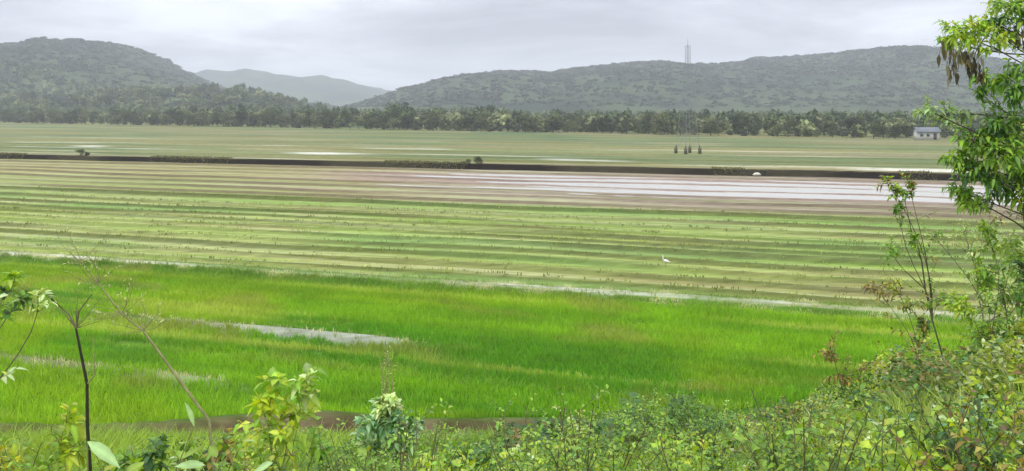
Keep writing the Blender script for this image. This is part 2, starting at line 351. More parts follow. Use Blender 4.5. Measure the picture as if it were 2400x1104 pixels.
# rice of the near paddy
n = 150000
v = 17 + (48.0 - 17) * RNG.random(n) ** .75; X = RNG.uniform(-32, 32, n); Y = v - SK * X
dens = fbm(X * .25, v * .8, 81, 4); keep = in_view(X, Y, 350) & (Y > toe(X) + .5) & (dens > .20)
bw = fbm(X * .35, v * .3, 96, 3)
keep &= ~((np.abs(v - 35.9 + .5 * (bw - .5)) < .1 + 1.25 * np.clip(bw - .12, 0, 1) * sst(-3.6, -6, X) * (.45 + .55 * sst(-17, -13, X))) & (X < -3)) & ~((np.abs(v - 28.5) < -.1 + 1.0 * bw * sst(-9, -12, X)) & (X < -9.5)) & (v < 46.9 + .8 * bw)
X, Y, v = X[keep], Y[keep], v[keep]
nl = fbm(X * .05, v * .5, 82, 4); nb = fbm(X * .13, v * .13, 83, 3)
col = mixc(c3(.12, .34, .014), c3(.26, .49, .018), sst(.33, .66, nl)); col = mixc(col, c3(.33, .49, .02), sst(.45, .7, nb) * .7); col = mixc(col, c3(.07, .22, .04), np.clip(sst(-6, -20, X) * sst(.5, .3, nb) + sst(44, 47, v) * sst(6, -10, X), 0, 1) * .7)
st_ = fbm(X * .06 + 4, v * 1.1, 97, 3); col = mixc(col, c3(.46, .56, .10), sst(.56, .72, st_) * sst(30, 34, v) * .75); col = mixc(col, c3(.12, .28, .02), sst(.44, .30, st_) * .4)
col = mixc(col, c3(.36, .36, .10), sst(.60, .75, fbm(X * .22, v * .4, 98, 3)) * .5)
blades('rice_plants', X, Y, RNG.uniform(.22, .42, len(X)) * (.7 + .6 * nl), .012, col, per=5, spread=.07, label='bright green young rice standing in the nearest paddy', cat='rice')
# dry and green grass on path, bunds and strips
parts = []
def strip_pts(n, vc, sp, x0, x1): 
    X = RNG.uniform(x0, x1, n); vv_ = vc + RNG.normal(0, sp, n) - (wob(X, np.full(n, float(vc))) if vc > 50 else 0); return X, vv_ - SK * X
P1 = [strip_pts(5000, 48.6 - 1.2, .2, -45, 45), strip_pts(9000, 48.6 + 1.1, .3, -45, 45), strip_pts(1200, 48.6, .5, -45, 45), strip_pts(500, 35.9, .45, -30, -3), strip_pts(250, 28.5, .3, -24, -9.5)]
X = np.concatenate([p[0] for p in P1]); Y = np.concatenate([p[1] for p in P1]); k = in_view(X, Y); X, Y = X[k], Y[k]
n1 = fbm(X * .5, Y * .5, 84, 3); col = mixc(c3(.24, .33, .09), c3(.60, .60, .40), sst(.40, .66, n1))
blades('dry_grass', X, Y, RNG.uniform(.08, .26, len(X)), .014, col, per=4, spread=.08, label='pale dry grass along the raised field path and near bunds')
P2 = [strip_pts(int(260), b[0], b[1] * .8, -60, 60) for b in BUNDS[:11]]
X = np.concatenate([p[0] for p in P2]); Y = np.concatenate([p[1] for p in P2]); k = in_view(X, Y); X, Y = X[k], Y[k]
n1 = fbm(X * .2, Y * .5, 85, 3); col = mixc(c3(.12, .16, .035), c3(.32, .38, .12), sst(.35, .65, n1))
blades('bund_grass', X, Y, RNG.uniform(.10, .26, len(X)), .03, col, per=4, spread=.15, label='rough olive grass along the low bunds between the strips')
n = 9000; v = RNG.uniform(50, 92, n); X = RNG.uniform(-60, 60, n); Y = v - SK * X; k = in_view(X, Y) & (fbm(X * .15, v * .5, 86, 3) > .48); X, Y = X[k], Y[k]
cg = ground_colour(X, Y); blades('stubble', X, Y, RNG.uniform(.06, .16, len(X)), .03, np.clip(cg * c3(1.6, 1.7, 1.35), 0, 1), per=3, spread=.12, label='thin yellow green grass over the middle strips of field')
# the near bank
n = 120000; Y = 5 + 29 * RNG.random(n) ** 1.2; X = RNG.uniform(-.85, .9, n) * Y; k = in_view(X, Y, 900) & (Y < toe(X) - .5 - 2.6 * sst(-1, -4.5, X)) & (fbm(X * .5, Y * .5, 87, 4) > .40); X, Y = X[k], Y[k]
n1 = fbm(X * .4, Y * .4, 88, 4); n2 = fbm(X * .8 + 7, Y * .8, 89, 3)
col = mixc(c3(.12, .25, .03), c3(.28, .42, .05), sst(.35, .62, n1)); col = mixc(col, c3(.44, .46, .20), sst(.58, .72, n2) * .6)
blades('bank_grass', X, Y, RNG.uniform(.12, .42, len(X)), .009, col, per=6, spread=.06, lean=.5, label='tangled yellow green grass and weeds covering the near bank')
def herb_layer():
    n = 700000; Y = 5 + 29 * RNG.random(n) ** 1.25; X = RNG.uniform(-.85, .9, n) * Y
    dens = fbm(X * .9, Y * .9, 91, 4); k = in_view(X, Y, 900) & (Y < toe(X) - .3 - 2.2 * sst(-1, -4.5, X)) & (dens > .40 + .08 * sst(-.05, -.3, X / Y)); X, Y, dens = X[k], Y[k], dens[k]
    n = len(X); top = np.clip((dens - .40) * 2.6, .03, .6) * (.3 + 1.0 * vnoise(X * 2.3, Y * 2.3, 92)) * (.75 + .75 * sst(.2, .45, X / Y) - .35 * sst(-.1, -.3, X / Y)) * sst(3, 11, Y); z = height(X, Y) + top * RNG.random(n) ** .55
    s = RNG.uniform(.012, .030, n)[:, None] * (.6 + .9 * vnoise(X * 1.1, Y * 1.1, 93))[:, None]
    nrm = RNG.normal(0, .55, (n, 3)) + c3(0, 0, 1); nrm /= np.linalg.norm(nrm, axis=1)[:, None]; u = RNG.normal(size=(n, 3)); a = np.cross(nrm, u); a /= np.linalg.norm(a, axis=1)[:, None]; b = np.cross(nrm, a)
    c = np.stack([X, Y, z], 1); V = np.stack([c - a * s * 1.7, c - b * s * .8, c + a * s * 1.7 - nrm * s * .5, c + b * s * .8], 1).reshape(-1, 3); F = np.arange(4 * n).reshape(n, 4)
    pal = np.array([(.09, .19, .03), (.17, .30, .03), (.035, .095, .018), (.30, .38, .04), (.30, .35, .16), (.10, .20, .07), (.26, .20, .09), (.05, .11, .02)])
    pid = (vnoise(X * .75, Y * .75, 94) * .6 + vnoise(X * 1.9, Y * 1.9, 95) * .4); pi_ = np.clip(((pid - .18) / .64 * 8 + RNG.normal(0, .8, n)).astype(int), 0, 7)
    C = pal[pi_] * RNG.uniform(.55, 1.5, (n, 1)) * 1.1 * (1 + .1 * sst(.15, .4, X / Y))[:, None]
    o = link('ground_cover', np_mesh('ground_cover', V, F, np.repeat(C, 4, 0)), M_grass); tag(o, 'small leaved herbs in mixed greens carpeting the near bank', 'ground cover', kind='stuff')
herb_layer()
# edge tufts above the dark canal bank
n = 9000; X = RNG.uniform(-150, 120, n); v = canal_line(X) + 1.2 + RNG.normal(0, .9, n); Y = v - SK * X; k = in_view(X, Y) & (vnoise(X * .12, 0 * X, 90) > .78); X, Y = X[k], Y[k]
col = mixc(c3(.08, .09, .03), c3(.26, .25, .11), RNG.random(len(X)) ** 1.5); blades('canal_grass', X, Y, RNG.uniform(.1, .35, len(X)), .05, col, per=4, spread=.2, label='uneven grass along the top of the dark canal bank')

# ------------------------------------------------------------------ plant builder
class PB:
    def __init__(s): s.V = []; s.Q = []; s.C = []
    def tube(s, pts, r0, r1, col, k=5):
        pts = [Vector(p) for p in pts]; n = len(pts); st = len(s.V)
        for i, p in enumerate(pts):
            d = (pts[min(i + 1, n - 1)] - pts[max(i - 1, 0)]); d = d.normalized() if d.length > 1e-6 else Vector((0, 0, 1))
            a = d.orthogonal().normalized(); b = d.cross(a); r = r0 + (r1 - r0) * i / max(1, n - 1)
            for j in range(k):
                t = 2 * math.pi * j / k; s.V.append(p + (a * math.cos(t) + b * math.sin(t)) * r); s.C.append(col)
        for i in range(n - 1):
            for j in range(k):
                a0 = st + i * k + j; a1 = st + i * k + (j + 1) % k; s.Q.append((a0, a1, a1 + k, a0 + k))
    def leaf(s, p, d, L_, W_, col, droop=.4, fold=.25, seg=3):
        p = Vector(p); d = Vector(d).normalized(); up = Vector((0, 0, 1)); side = d.cross(up)
        if side.length < .05: side = Vector((1, 0, 0))
        side.normalize(); side = Quaternion(d, random.uniform(-.7, .7)) @ side; nrm = side.cross(d).normalized()
        st = len(s.V); prof = {2: (0, 1, 0), 3: (.08, 1.0, .72, 0.02), 4: (.08, .85, 1, .62, .02)}[seg]
        c0 = random.uniform(.8, 1.2); c = tuple(min(1, x * c0) for x in col); vein = tuple(min(1, x * c0 * 1.25 + .01) for x in col)
        for i in range(seg + 1):
            t = i / seg; q = p + d * (L_ * t) - up * (droop * L_ * t * t); w = W_ * .5 * prof[i]
            s.V += [q - side * w + nrm * (w * fold), q, q + side * w + nrm * (w * fold)]; s.C += [c, vein, c]
        for i in range(seg):
            a = st + i * 3; s.Q += [(a, a + 1, a + 4, a + 3), (a + 1, a + 2, a + 5, a + 4)]
    def mesh(s, name, smooth=False):
        return np_mesh(name, np.array([tuple(v) for v in s.V]), np.array(s.Q), np.array([tuple(c)[:3] for c in s.C]), smooth)
def rv(a, b): return random.uniform(a, b)
def jit(c, a=.2): 
    k = rv(1 - a, 1 + a); return (c[0] * k * rv(.9, 1.1), c[1] * k, c[2] * k * rv(.85, 1.15))
def rdir(zlo=-.3, zhi=1.0):
    a = rv(0, 2 * math.pi); z = rv(zlo, zhi); r = math.sqrt(max(0, 1 - z * z)); return Vector((r * math.cos(a), r * math.sin(a), z))
def bend(p0, p1, n=5, amt=.1):
    p0, p1 = Vector(p0), Vector(p1); l = (p1 - p0).length; o = [p0]; k1, k2 = rdir(-1, 1), rdir(-1, 1)
    for i in range(1, n):
        t = i / n; o.append(p0.lerp(p1, t) + k1 * (amt * l * math.sin(math.pi * t)) + k2 * (amt * .4 * l * math.sin(2 * math.pi * t)))
    o.append(p1); return o
STEM = (.13, .12, .05); WOOD = (.13, .10, .07)

def twig_leaves(fo, st, p0, p1, n, L_, W_, cols, r=.004, stemc=STEM, droop=.4, seg=3, spreadz=.3, amt=.12):
    """a twig with alternating leaves, stem geometry in st and leaves in fo"""
    pts = bend(p0, p1, 5, amt); st.tube(pts, r, r * .5, stemc, 4)
    ax = (Vector(p1) - Vector(p0)).normalized(); a0 = rv(0, 6)
    for i in range(n):
        t = .18 + .82 * (i + rv(0, .6)) / n; f = min(t, .999) * 5; j = int(f); q = pts[j].lerp(pts[j + 1], f - j)
        ang = a0 + i * 2.4; s = ax.orthogonal().normalized(); s = Quaternion(ax, ang) @ s
        d = (s + ax * rv(.3, .9) + Vector((0, 0, spreadz))).normalized(); k = rv(.65, 1.15) * (1 - .3 * abs(t - .5))
        fo.leaf(q, d, L_ * k, W_ * k, jit(random.choice(cols)), droop * rv(.4, 1.6), seg=seg)
def thing_from(name, st, fo, label, cat, group=None, loc=(0, 0, 0), rz=0, stem_name='stem', leaf_name='foliage'):
    t_ = empty(name, loc, rz)
    if st.Q: link(stem_name, st.mesh(stem_name, True), M_bark, t_)
    if fo.Q: link(leaf_name, fo.mesh(leaf_name), M_leaf, t_)
    tag(t_, label, cat, group); return t_
def copy_thing(t_, loc, rz, sc=1.0, label=None, group=None, szz=None):
    r = t_.copy(); COL.objects.link(r); r.location = loc; r.rotation_euler = (rv(-.08, .08), rv(-.08, .08), rz); r.scale = (sc, sc, szz or sc)
    for ch in t_.children:
        c = ch.copy(); COL.objects.link(c); c.parent = r
    if label: r['label'] = label
    if group: r['group'] = group
    return r
def P(px, py, d): return Vector(((px - 1200) / 2080 * d, d, EYE + (255 - py) / 2080 * d))
def gz(x, y): return float(height(np.array([float(x)]), np.array([float(y)]))[0])

YEL = [(.24, .31, .02), (.20, .29, .02), (.29, .32, .03)]; LIME = [(.17, .27, .02), (.13, .23, .02), (.22, .30, .04)]
GRN = [(.09, .18, .02), (.12, .22, .025), (.07, .14, .02)]; DARK = [(.025, .07, .015), (.035, .09, .02), (.05, .11, .03)]
BLUE = [(.12, .22, .10), (.08, .17, .08), (.22, .32, .18)]; RUST = [(.17, .12, .02), (.22, .17, .03), (.10, .06, .025)]; PALE = [(.34, .40, .20), (.28, .35, .14), (.40, .42, .24)]

# kinds of bank plant
def weed_broad(cols, h=.7, ns=11, L_=.12, W_=.06):
    st, fo = PB(), PB()
    for i in range(ns):
        b = Vector((rv(-.06, .06), rv(-.06, .06), -.05)); d = rdir(.6, 1); tip = b + Vector((d.x * h * .6, d.y * h * .6, h * rv(.6, 1.1)))
        twig_leaves(fo, st, b, tip, 12, L_, W_, cols, .005, amt=.08)
    return st, fo
def weed_fine(cols, h=.9, ns=12, L_=.065, W_=.034, sub=7):
    st, fo = PB(), PB()
    for i in range(ns):
        d = rdir(.5, 1); tip = Vector((d.x * h * .7, d.y * h * .7, h * rv(.55, 1.05))); pts = bend((0, 0, -.05), tip, 5, .08); st.tube(pts, .006, .003, jit(STEM), 4)
        for k in range(sub):
            t = rv(.3, 1); j = min(4, int(t * 5)); q = pts[j].lerp(pts[j + 1], t * 5 - j if t < 1 else 1)
            e = rdir(0, 1); twig_leaves(fo, st, q, q + e * h * rv(.15, .32), 9, L_, W_, cols, .0025, seg=2)
    return st, fo
def weed_pinnate(cols, h=.6, ns=9):
    st, fo = PB(), PB()
    for i in range(ns):
        a = 2 * math.pi * i / ns + rv(-.3, .3); r = h * rv(.6, 1); pts = [Vector((math.cos(a) * r * t, math.sin(a) * r * t, h * (1.25 * t - .75 * t * t) * rv(.97, 1.03))) for t in (0, .25, .5, .75, 1)]
        st.tube(pts, .005, .002, STEM, 4); c = jit(random.choice(cols), .25)
        for k in range(26):
            t = .15 + .85 * k / 26 * .98; f = t * 4; j = min(3, int(f)); q = pts[j].lerp(pts[j + 1], f - j); ax = (pts[j + 1] - pts[j]).normalized(); s = ax.cross(Vector((0, 0, 1))).normalized()
            for sg in (-1, 1): fo.leaf(q, s * sg + ax * .45, .17 * math.sin(math.pi * min(.97, t + .05)) + .03, .045, c, .25, seg=2)
    return st, fo
def grass_clump(cols, h=.6, n=60):
    st, fo = PB(), PB()
    for i in range(n):
        d = rdir(.55, 1); fo.leaf((rv(-.08, .08), rv(-.08, .08), -.03), d, h * rv(.5, 1.1), .014, jit(random.choice(cols)), rv(.1, .5), seg=4)
    return st, fo
def creeper(cols, r=.6, n=70, L_=.07, W_=.055):
    st, fo = PB(), PB()
    for i in range(7):
        a = rv(0, 6.28); e = Vector((math.cos(a) * r, math.sin(a) * r, rv(.0, .2))); twig_leaves(fo, st, (0, 0, 0.02), e, n // 7, L_, W_, cols, .004, spreadz=.9, amt=.15)
    return st, fo
GB = 'weeds on the near bank'
kinds = [
 ('leafy_weed', weed_broad(LIME), 'low lime green leafy weed growing on the near bank', 'weed'),
 ('leafy_weed', weed_broad(YEL, .6, 10, .12, .065), 'yellowish broad leaved weed growing on the near bank', 'weed'),
 ('bushy_weed', weed_fine(GRN + LIME), 'mid green small leaved bushy weed on the near bank', 'weed'),
 ('bushy_weed', weed_fine(LIME + YEL + PALE, .7, 12), 'pale yellow green small leaved weed on the near bank', 'weed'),
 ('bushy_weed', weed_fine(DARK + GRN, .8, 13), 'dark green small leaved bushy weed on the near bank', 'weed'),
 ('grass_clump', grass_clump(PALE + LIME), 'pale arching grass clump on the near bank', 'grass clump'),
 ('creeping_weed', creeper(GRN + DARK), 'dark round leaved creeper spreading over the near bank', 'creeper'),
 ('leafy_weed', weed_broad(PALE + BLUE, .55, 10, .10, .055), 'pale grey green leafy weed on the near bank', 'weed'),
 ('bushy_weed', weed_fine(RUST + YEL, .7, 9, .065, .036, 6), 'rusty tipped small leaved weed on the near bank', 'weed')]
protos = []
for nm, (st, fo), lab, cat in kinds: protos.append(thing_from(nm, st, fo, lab, cat, GB))
# scatter on the visible slope; the first of each kind is the original itself
used = set(); spots = []
def ok_spot(x, y, dmin):
    for (a, b) in spots:
        if (a - x) ** 2 + (b - y) ** 2 < dmin * dmin: return False
    spots.append((x, y)); return True
def place(k, x, y, sc, rz=None):
    z = gz(x, y); rz = rv(0, 6.28) if rz is None else rz
    if k not in used:
        used.add(k); p = protos[k]; p.location = (x, y, z); p.rotation_euler = (0, 0, rz); p.scale = (sc,) * 3; return p
    return copy_thing(protos[k], (x, y, z), rz, sc)
ENV = np.array([(-80, 1040), (0, 1060), (150, 1070), (300, 1060), (480, 1030), (600, 1000), (750, 1010), (900, 1000), (1050, 1010), (1250, 1010), (1350, 985), (1500, 930), (1620, 915), (1750, 945), (1880, 950), (1960, 910), (2100, 915), (2250, 880), (2400, 830), (2500, 800)], float)
KH = (.75, .65, .8, .65, .75, .5, .18, .55, .65)
for i in range(30000):
    if len(spots) >= 298: break
    y = 5.2 + 20 * random.random() ** 1.25; px = rv(-60, 2480); x = (px - 1200) / 2080 * y
    dens = .55 if px < 560 else (.8 if px < 800 else 1)
    if y > float(toe(np.array([x]))[0]) - 1.8 or random.random() > dens: continue
    k = random.choices(range(9), (9, 6, 8, 4, 4, 3, 2, 5, 1 if px < 1800 else 5))[0]
    sc = rv(.6, 1.15) * (1.35 if px > 1900 else 1); top = 255 + 2080 * (EYE - gz(x, y) - KH[k] * sc) / y
    env = np.interp(px, ENV[:, 0], ENV[:, 1])
    if top < env or top > 1115: continue
    if not ok_spot(x, y, .30 + .022 * y): continue
    place(k, x, y, sc)
for k in range(9):
    if k not in used: place(k, rv(-1, 2), 14 + k * .4, .7)

# ------------------------------------------------------------------ named foreground plants
def hero(name, base, fn, label, cat, sc=1.0, rz=0, **kw):
    st, fo = fn; t_ = thing_from(name, st, fo, label, cat, loc=base, rz=rz); t_.scale = (sc,) * 3; return t_
def at_ground(px, d):
    x = (px - 1200) / 2080 * d; return Vector((x, d, gz(x, d)))
def need(px, py, d): return EYE + (255 - py) / 2080 * d
# pinnate dark plants
b = at_ground(1565, 13); hero('fern_like_weed', b, weed_pinnate(DARK + GRN, 1.15, 20), 'dark green feathery weed at the top edge of the bank, right of centre', 'weed', 1.05)
b = at_ground(1345, 11); hero('fern_like_weed', b, weed_pinnate(DARK, .95, 18), 'darkest feathery weed just right of the bottom centre, with ribbed leaves', 'weed', .9)
b = at_ground(1860, 13); hero('fern_like_weed', b, weed_pinnate(GRN + DARK, .85, 16), 'green feathery weed left of the rusty leaved shrub', 'weed', .9)
def tall_shrub(base, tops, leaf, cols, name, label, cat, r=.012, nt=6, nl=12, stemc=WOOD, spread=.28, seg=3, droop=.4, leaf_name='foliage', density=1, side=1.2, forkat=.38):
    """base point on the ground, 'tops' leaf clusters (point, radius, colours)"""
    st, fo = PB(), PB(); base = Vector(base); L0, W0 = leaf
    mean = sum((Vector(tp) for tp, _, _ in tops), Vector()) / len(tops) - base; fork = mean * forkat + Vector((rv(-.1, .1), rv(-.1, .1), 0))
    trunk = bend(Vector((0, 0, -.1)), fork, 5, .05); st.tube(trunk, r * 1.1, r * .8, stemc, 7)
    for (tp, rad, cc) in tops:
        tp = Vector(tp); c = tp - base; pts = bend(trunk[random.choice((3, 4, 5))], c, 7, .09); st.tube(pts, r * .7, r * .25, stemc, 6)
        for k in range(int(nt * density * 1.7)):
            q = pts[random.choice((-1, -1, -2))]; e = c + rdir(-.7, 1) * rad * rv(.5, 1.1)
            twig_leaves(fo, st, q, e, nl, L0, W0, cc, .003, stemc, droop, seg)
        for k in range(int(side * (c - fork).length / .28)):
            q = pts[random.randint(1, 6)]; e = q + rdir(-.2, 1) * rv(.12, .34); twig_leaves(fo, st, q, e, 7, L0 * .9, W0 * .9, cc, .003, stemc, droop, seg)
    t_ = thing_from(name, st, fo, label, cat, loc=base); return t_
# blue-green plant with the pale spike, centre left
b = at_ground(915, 9.5)
tall_shrub(b, [(P(890, 985, 9.5), .26, BLUE), (P(945, 1010, 9.4), .26, DARK + BLUE), (P(860, 1050, 9.6), .28, BLUE + PALE), (P(905, 950, 9.5), .12, PALE), (P(930, 1080, 9.5), .3, BLUE + GRN)], (.12, .06), BLUE, 'blue_green_weed', 'grey blue green leafy plant below the tall pale spike', 'weed', nt=9)
b = at_ground(400, 6.4)
tall_shrub(b, [(P(300, 1085, 6.4), .16, LIME + GRN), (P(375, 1070, 6.4), .16, GRN + DARK), (P(440, 1085, 6.4), .17, LIME + PALE), (P(520, 1065, 6.4), .16, GRN + RUST), (P(480, 1095, 6.4), .2, DARK + GRN)], (.11, .06), LIME, 'low_leafy_plant', 'low mixed green leafy plant at the foot of the leaning stalk', 'plant', r=.006, nt=5, nl=7, stemc=(.2, .2, .06))
b = at_ground(1130, 7.5)
tall_shrub(b, [(P(1090, 1075, 7.5), .18, DARK + GRN), (P(1150, 1060, 7.5), .18, GRN + DARK), (P(1220, 1080, 7.5), .16, PALE + LIME), (P(1050, 1095, 7.5), .2, YEL + LIME)], (.10, .05), LIME, 'low_leafy_plant', 'dark green leafy plant at the bottom edge just left of the middle', 'plant', r=.006, nt=6, nl=8, stemc=(.2, .2, .06))
st, fo = PB(), PB(); b = at_ground(905, 10)
for k in range(9):
    tp = P(rv(885, 925), rv(805, 850), 10) - b; pts = bend((rv(-.05, .05), 0, 0), tp, 6, .03); st.tube(pts, .006, .003, (.30, .30, .13), 4)
    for j in range(26):
        t = .55 + .45 * j / 26; f = t * 6; i = min(5, int(f)); q = pts[i].lerp(pts[i + 1], f - i); fo.leaf(q, rdir(.1, 1), .035, .012, jit((.32, .32, .14)), .1, seg=2)
thing_from('seed_spike', st, fo, 'tall pale fuzzy seed stalk rising in front of the bright paddy', 'weed', loc=b, leaf_name='foliage')  # the mesh called foliage is the fuzzy seed head, no leaves
# yellow leaved sprig
b = at_ground(660, 7.0)
tall_shrub(b, [(P(612, 950, 7), .15, [(.30, .34, .01), (.34, .38, .02)]), (P(700, 975, 7), .17, YEL), (P(712, 893, 7), .14, LIME + PALE), (P(645, 895, 7), .11, YEL + LIME), (P(640, 1030, 7), .24, LIME), (P(740, 1040, 7), .2, GRN + LIME), (P(560, 1080, 7), .24, YEL + LIME)], (.12, .07), YEL, 'yellow_leaved_plant', 'yellow green broad leaved plant standing left of the pale spike', 'plant', r=.007, nt=4, nl=7, stemc=(.2, .22, .05))
b = at_ground(180, 5.5)
tall_shrub(b, [(P(155, 990, 5.5), .10, YEL), (P(135, 1030, 5.5), .11, YEL + LIME), (P(175, 1050, 5.5), .10, YEL), (P(90, 1090, 5.5), .14, LIME), (P(20, 1080, 5.5), .12, [(.36, .30, .01), (.3, .33, .02)])], (.095, .05), YEL, 'yellow_leaved_plant', 'small yellow leaved plant at the lower left beside the dark stem', 'plant', r=.005, nt=4, nl=5, stemc=(.2, .2, .05))
# single large pale leaf plant
st, fo = PB(), PB(); b = at_ground(250, 4.6)
for (px, py, dxx, dzz, s_) in ((205, 1035, .75, -.55, .2), (455, 1000, -.25, .8, .16), (430, 1075, .6, .5, .14), (480, 1090, -.8, .2, .15), (560, 1035, .5, .2, .12), (640, 1085, -.5, -.2, .13), (300, 1110, .4, .4, .15)):
    q = P(px, py, 4.6) - b; st.tube(bend(Vector((0, 0, -.1)), q, 5, .05), .005, .003, (.2, .22, .08), 5)
    fo.leaf(q, (dxx, rv(-.3, .1), dzz), s_, s_ * .42, (.30, .42, .20), .15, .12, seg=4)
thing_from('large_leaved_plant', st, fo, 'plant with large pale grey green leaves at the lower left corner', 'plant', loc=b)
# dark thin stem
st, fo = PB(), PB(); b = at_ground(212, 5.5)
pts = [P(212, 1110, 5.5) - b, P(205, 1000, 5.5) - b, P(204, 900, 5.5) - b, P(190, 830, 5.5) - b, P(178, 770, 5.5) - b]; pts = [Vector((0, 0, -.05))] + pts
st.tube(pts, .013, .007, (.035, .035, .02), 7)
st.tube([pts[-1], P(160, 735, 5.5) - b, P(120, 700, 5.5) - b], .008, .004, (.16, .15, .07), 5)
st.tube([pts[-1], P(185, 730, 5.5) - b, P(215, 690, 5.45) - b], .008, .003, (.16, .15, .07), 5)
st.tube([pts[-3], P(222, 880, 5.5) - b, P(218, 790, 5.5) - b], .007, .003, (.26, .28, .10), 5)
for k in range(12):
    q = P(rv(110, 250), rv(690, 760), 5.5) - b; fo.leaf(q, rdir(-.2, 1), .045, .016, jit((.17, .22, .08)), .2, seg=2); st.tube([pts[-1], q], .0025, .0015, (.20, .19, .09), 3)
thing_from('thin_dark_stem', st, fo, 'thin dark bare stem rising at the left of the paddy', 'plant', loc=b)
# leaning pale stalk with dry seed heads
st, fo = PB(), PB(); b = at_ground(520, 6.0)
main = [Vector((0, 0, 0)), P(490, 985, 6) - b, P(430, 905, 6) - b, P(380, 835, 6) - b, P(335, 775, 6) - b, P(285, 735, 6) - b, P(230, 665, 6) - b, P(195, 620, 6) - b]
st.tube(main, .012, .004, (.26, .25, .11), 6)
for k in range(34):
    q = random.choice(main[4:]); e = q + Vector((rv(-.28, .2), rv(-.1, .1), rv(-.05, .26))); st.tube(bend(q, e, 3, .1), .0025, .0012, (.26, .24, .12), 3)
    for j in range(7): fo.leaf(q.lerp(e, rv(.4, 1)), rdir(-.2, 1), rv(.02, .04), .010, jit((.26, .27, .13)), .2, seg=2)
thing_from('dry_weed_stalk', st, fo, 'leaning pale weed stalk with dry branching seed heads at the left', 'weed', loc=b, leaf_name='foliage')  # foliage here holds the dry seed heads, not leaves
# branch entering at the left edge: belongs to a shrub standing just outside
b = Vector((-5.4, 8.2, gz(-5.4, 8.2)))
tall_shrub(b, [(P(5, 695, 8.2), .13, DARK), (P(45, 705, 8.2), .09, DARK + GRN), (P(-60, 760, 8.2), .3, GRN), (P(35, 655, 8.2), .07, LIME), (P(90, 690, 8.2), .07, PALE)], (.13, .06), DARK, 'dark_leaved_shrub', 'dark leaved shrub reaching in at the left edge of the paddy', 'shrub', nt=3, nl=6)

# tall sapling at the right, seen against the fields
b = at_ground(2230, 12)
tall_shrub(b, [(P(2080, 430, 12), .16, LIME + RUST), (P(2112, 440, 12), .18, LIME + GRN), (P(2128, 425, 12), .12, RUST + GRN), (P(2088, 585, 12), .2, GRN + LIME), (P(2150, 560, 12), .18, LIME + GRN), (P(2105, 485, 12), .08, GRN)], (.085, .04), GRN, 'slender_sapling', 'tall slender sapling with a small leafy top against the flooded plots', 'sapling', r=.012, nt=6, nl=9, stemc=(.12, .11, .06), forkat=.72)
b = at_ground(2290, 13)
tall_shrub(b, [(P(2190, 555, 13), .25, GRN + LIME), (P(2260, 545, 13), .22, LIME + PALE), (P(2290, 590, 13), .25, PALE + GRN), (P(2330, 510, 13), .25, RUST + PALE), (P(2370, 560, 13), .25, PALE)], (.07, .035), GRN, 'open_shrub', 'open twiggy shrub with pale leaves left of the right hand tree', 'shrub', r=.011, nt=6, nl=8, stemc=(.16, .13, .09), forkat=.62, side=2)
b = at_ground(2190, 11)
tall_shrub(b, [(P(2055, 680, 11), .17, RUST), (P(2095, 665, 11), .15, YEL + RUST), (P(2140, 715, 11), .2, RUST + LIME), (P(2165, 760, 11), .12, DARK + RUST), (P(2200, 700, 11), .2, LIME + GRN)], (.08, .04), RUST, 'rusty_leaved_shrub', 'shrub with rusty brown shoots over the field path at the right', 'shrub', r=.009, nt=6, nl=8, stemc=(.14, .12, .06))
b = at_ground(2010, 13)
tall_shrub(b, [(P(1950, 825, 13), .30, RUST), (P(1975, 880, 13), .32, RUST), (P(2040, 850, 13), .34, RUST + YEL), (P(2105, 845, 13), .28, RUST + LIME), (P(2060, 930, 13), .35, LIME)], (.085, .04), RUST, 'rusty_leaved_shrub', 'rusty and olive leaved shrub at the right end of the bright paddy', 'shrub', r=.012, nt=7, nl=9, stemc=(.10, .07, .04))
b = at_ground(2260, 13.5)
tall_shrub(b, [(P(2230, 840, 13.5), .32, RUST), (P(2190, 900, 13.5), .3, RUST + GRN), (P(2290, 800, 13.5), .4, LIME + GRN), (P(2340, 740, 13.5), .4, LIME + PALE), (P(2270, 930, 13.5), .4, GRN)], (.075, .035), GRN, 'dense_shrub', 'dense green shrub with brown shoots at the lower right', 'shrub', r=.014, nt=11, nl=10)
b = at_ground(2400, 11)
tall_shrub(b, [(P(2380, 780, 11), .25, YEL), (P(2400, 850, 11), .4, YEL + LIME), (P(2350, 690, 11), .3, GRN + PALE), (P(2395, 630, 11), .28, DARK + GRN), (P(2400, 960, 11), .5, GRN + DARK), (P(2330, 1020, 11), .45, GRN), (P(2380, 1090, 11), .45, DARK)], (.10, .05), GRN, 'dense_shrub', 'tall mixed green and yellow shrub at the right edge under the tree', 'shrub', r=.018, nt=12, nl=10)

b = at_ground(2330, 9.5)
tall_shrub(b, [(P(2310, 545, 9.5), .16, PALE + LIME), (P(2300, 640, 9.5), .24, LIME + GRN), (P(2370, 580, 9.5), .24, LIME + PALE), (P(2250, 720, 9.5), .24, LIME + YEL), (P(2330, 780, 9.5), .3, GRN + LIME), (P(2400, 700, 9.5), .3, GRN), (P(2280, 850, 9.5), .35, LIME + GRN)], (.09, .045), GRN, 'leafy_shrub', 'leafy yellow green shrub directly below the leaning tree', 'shrub', r=.008, nt=10, nl=9, stemc=(.14, .12, .06), side=3)
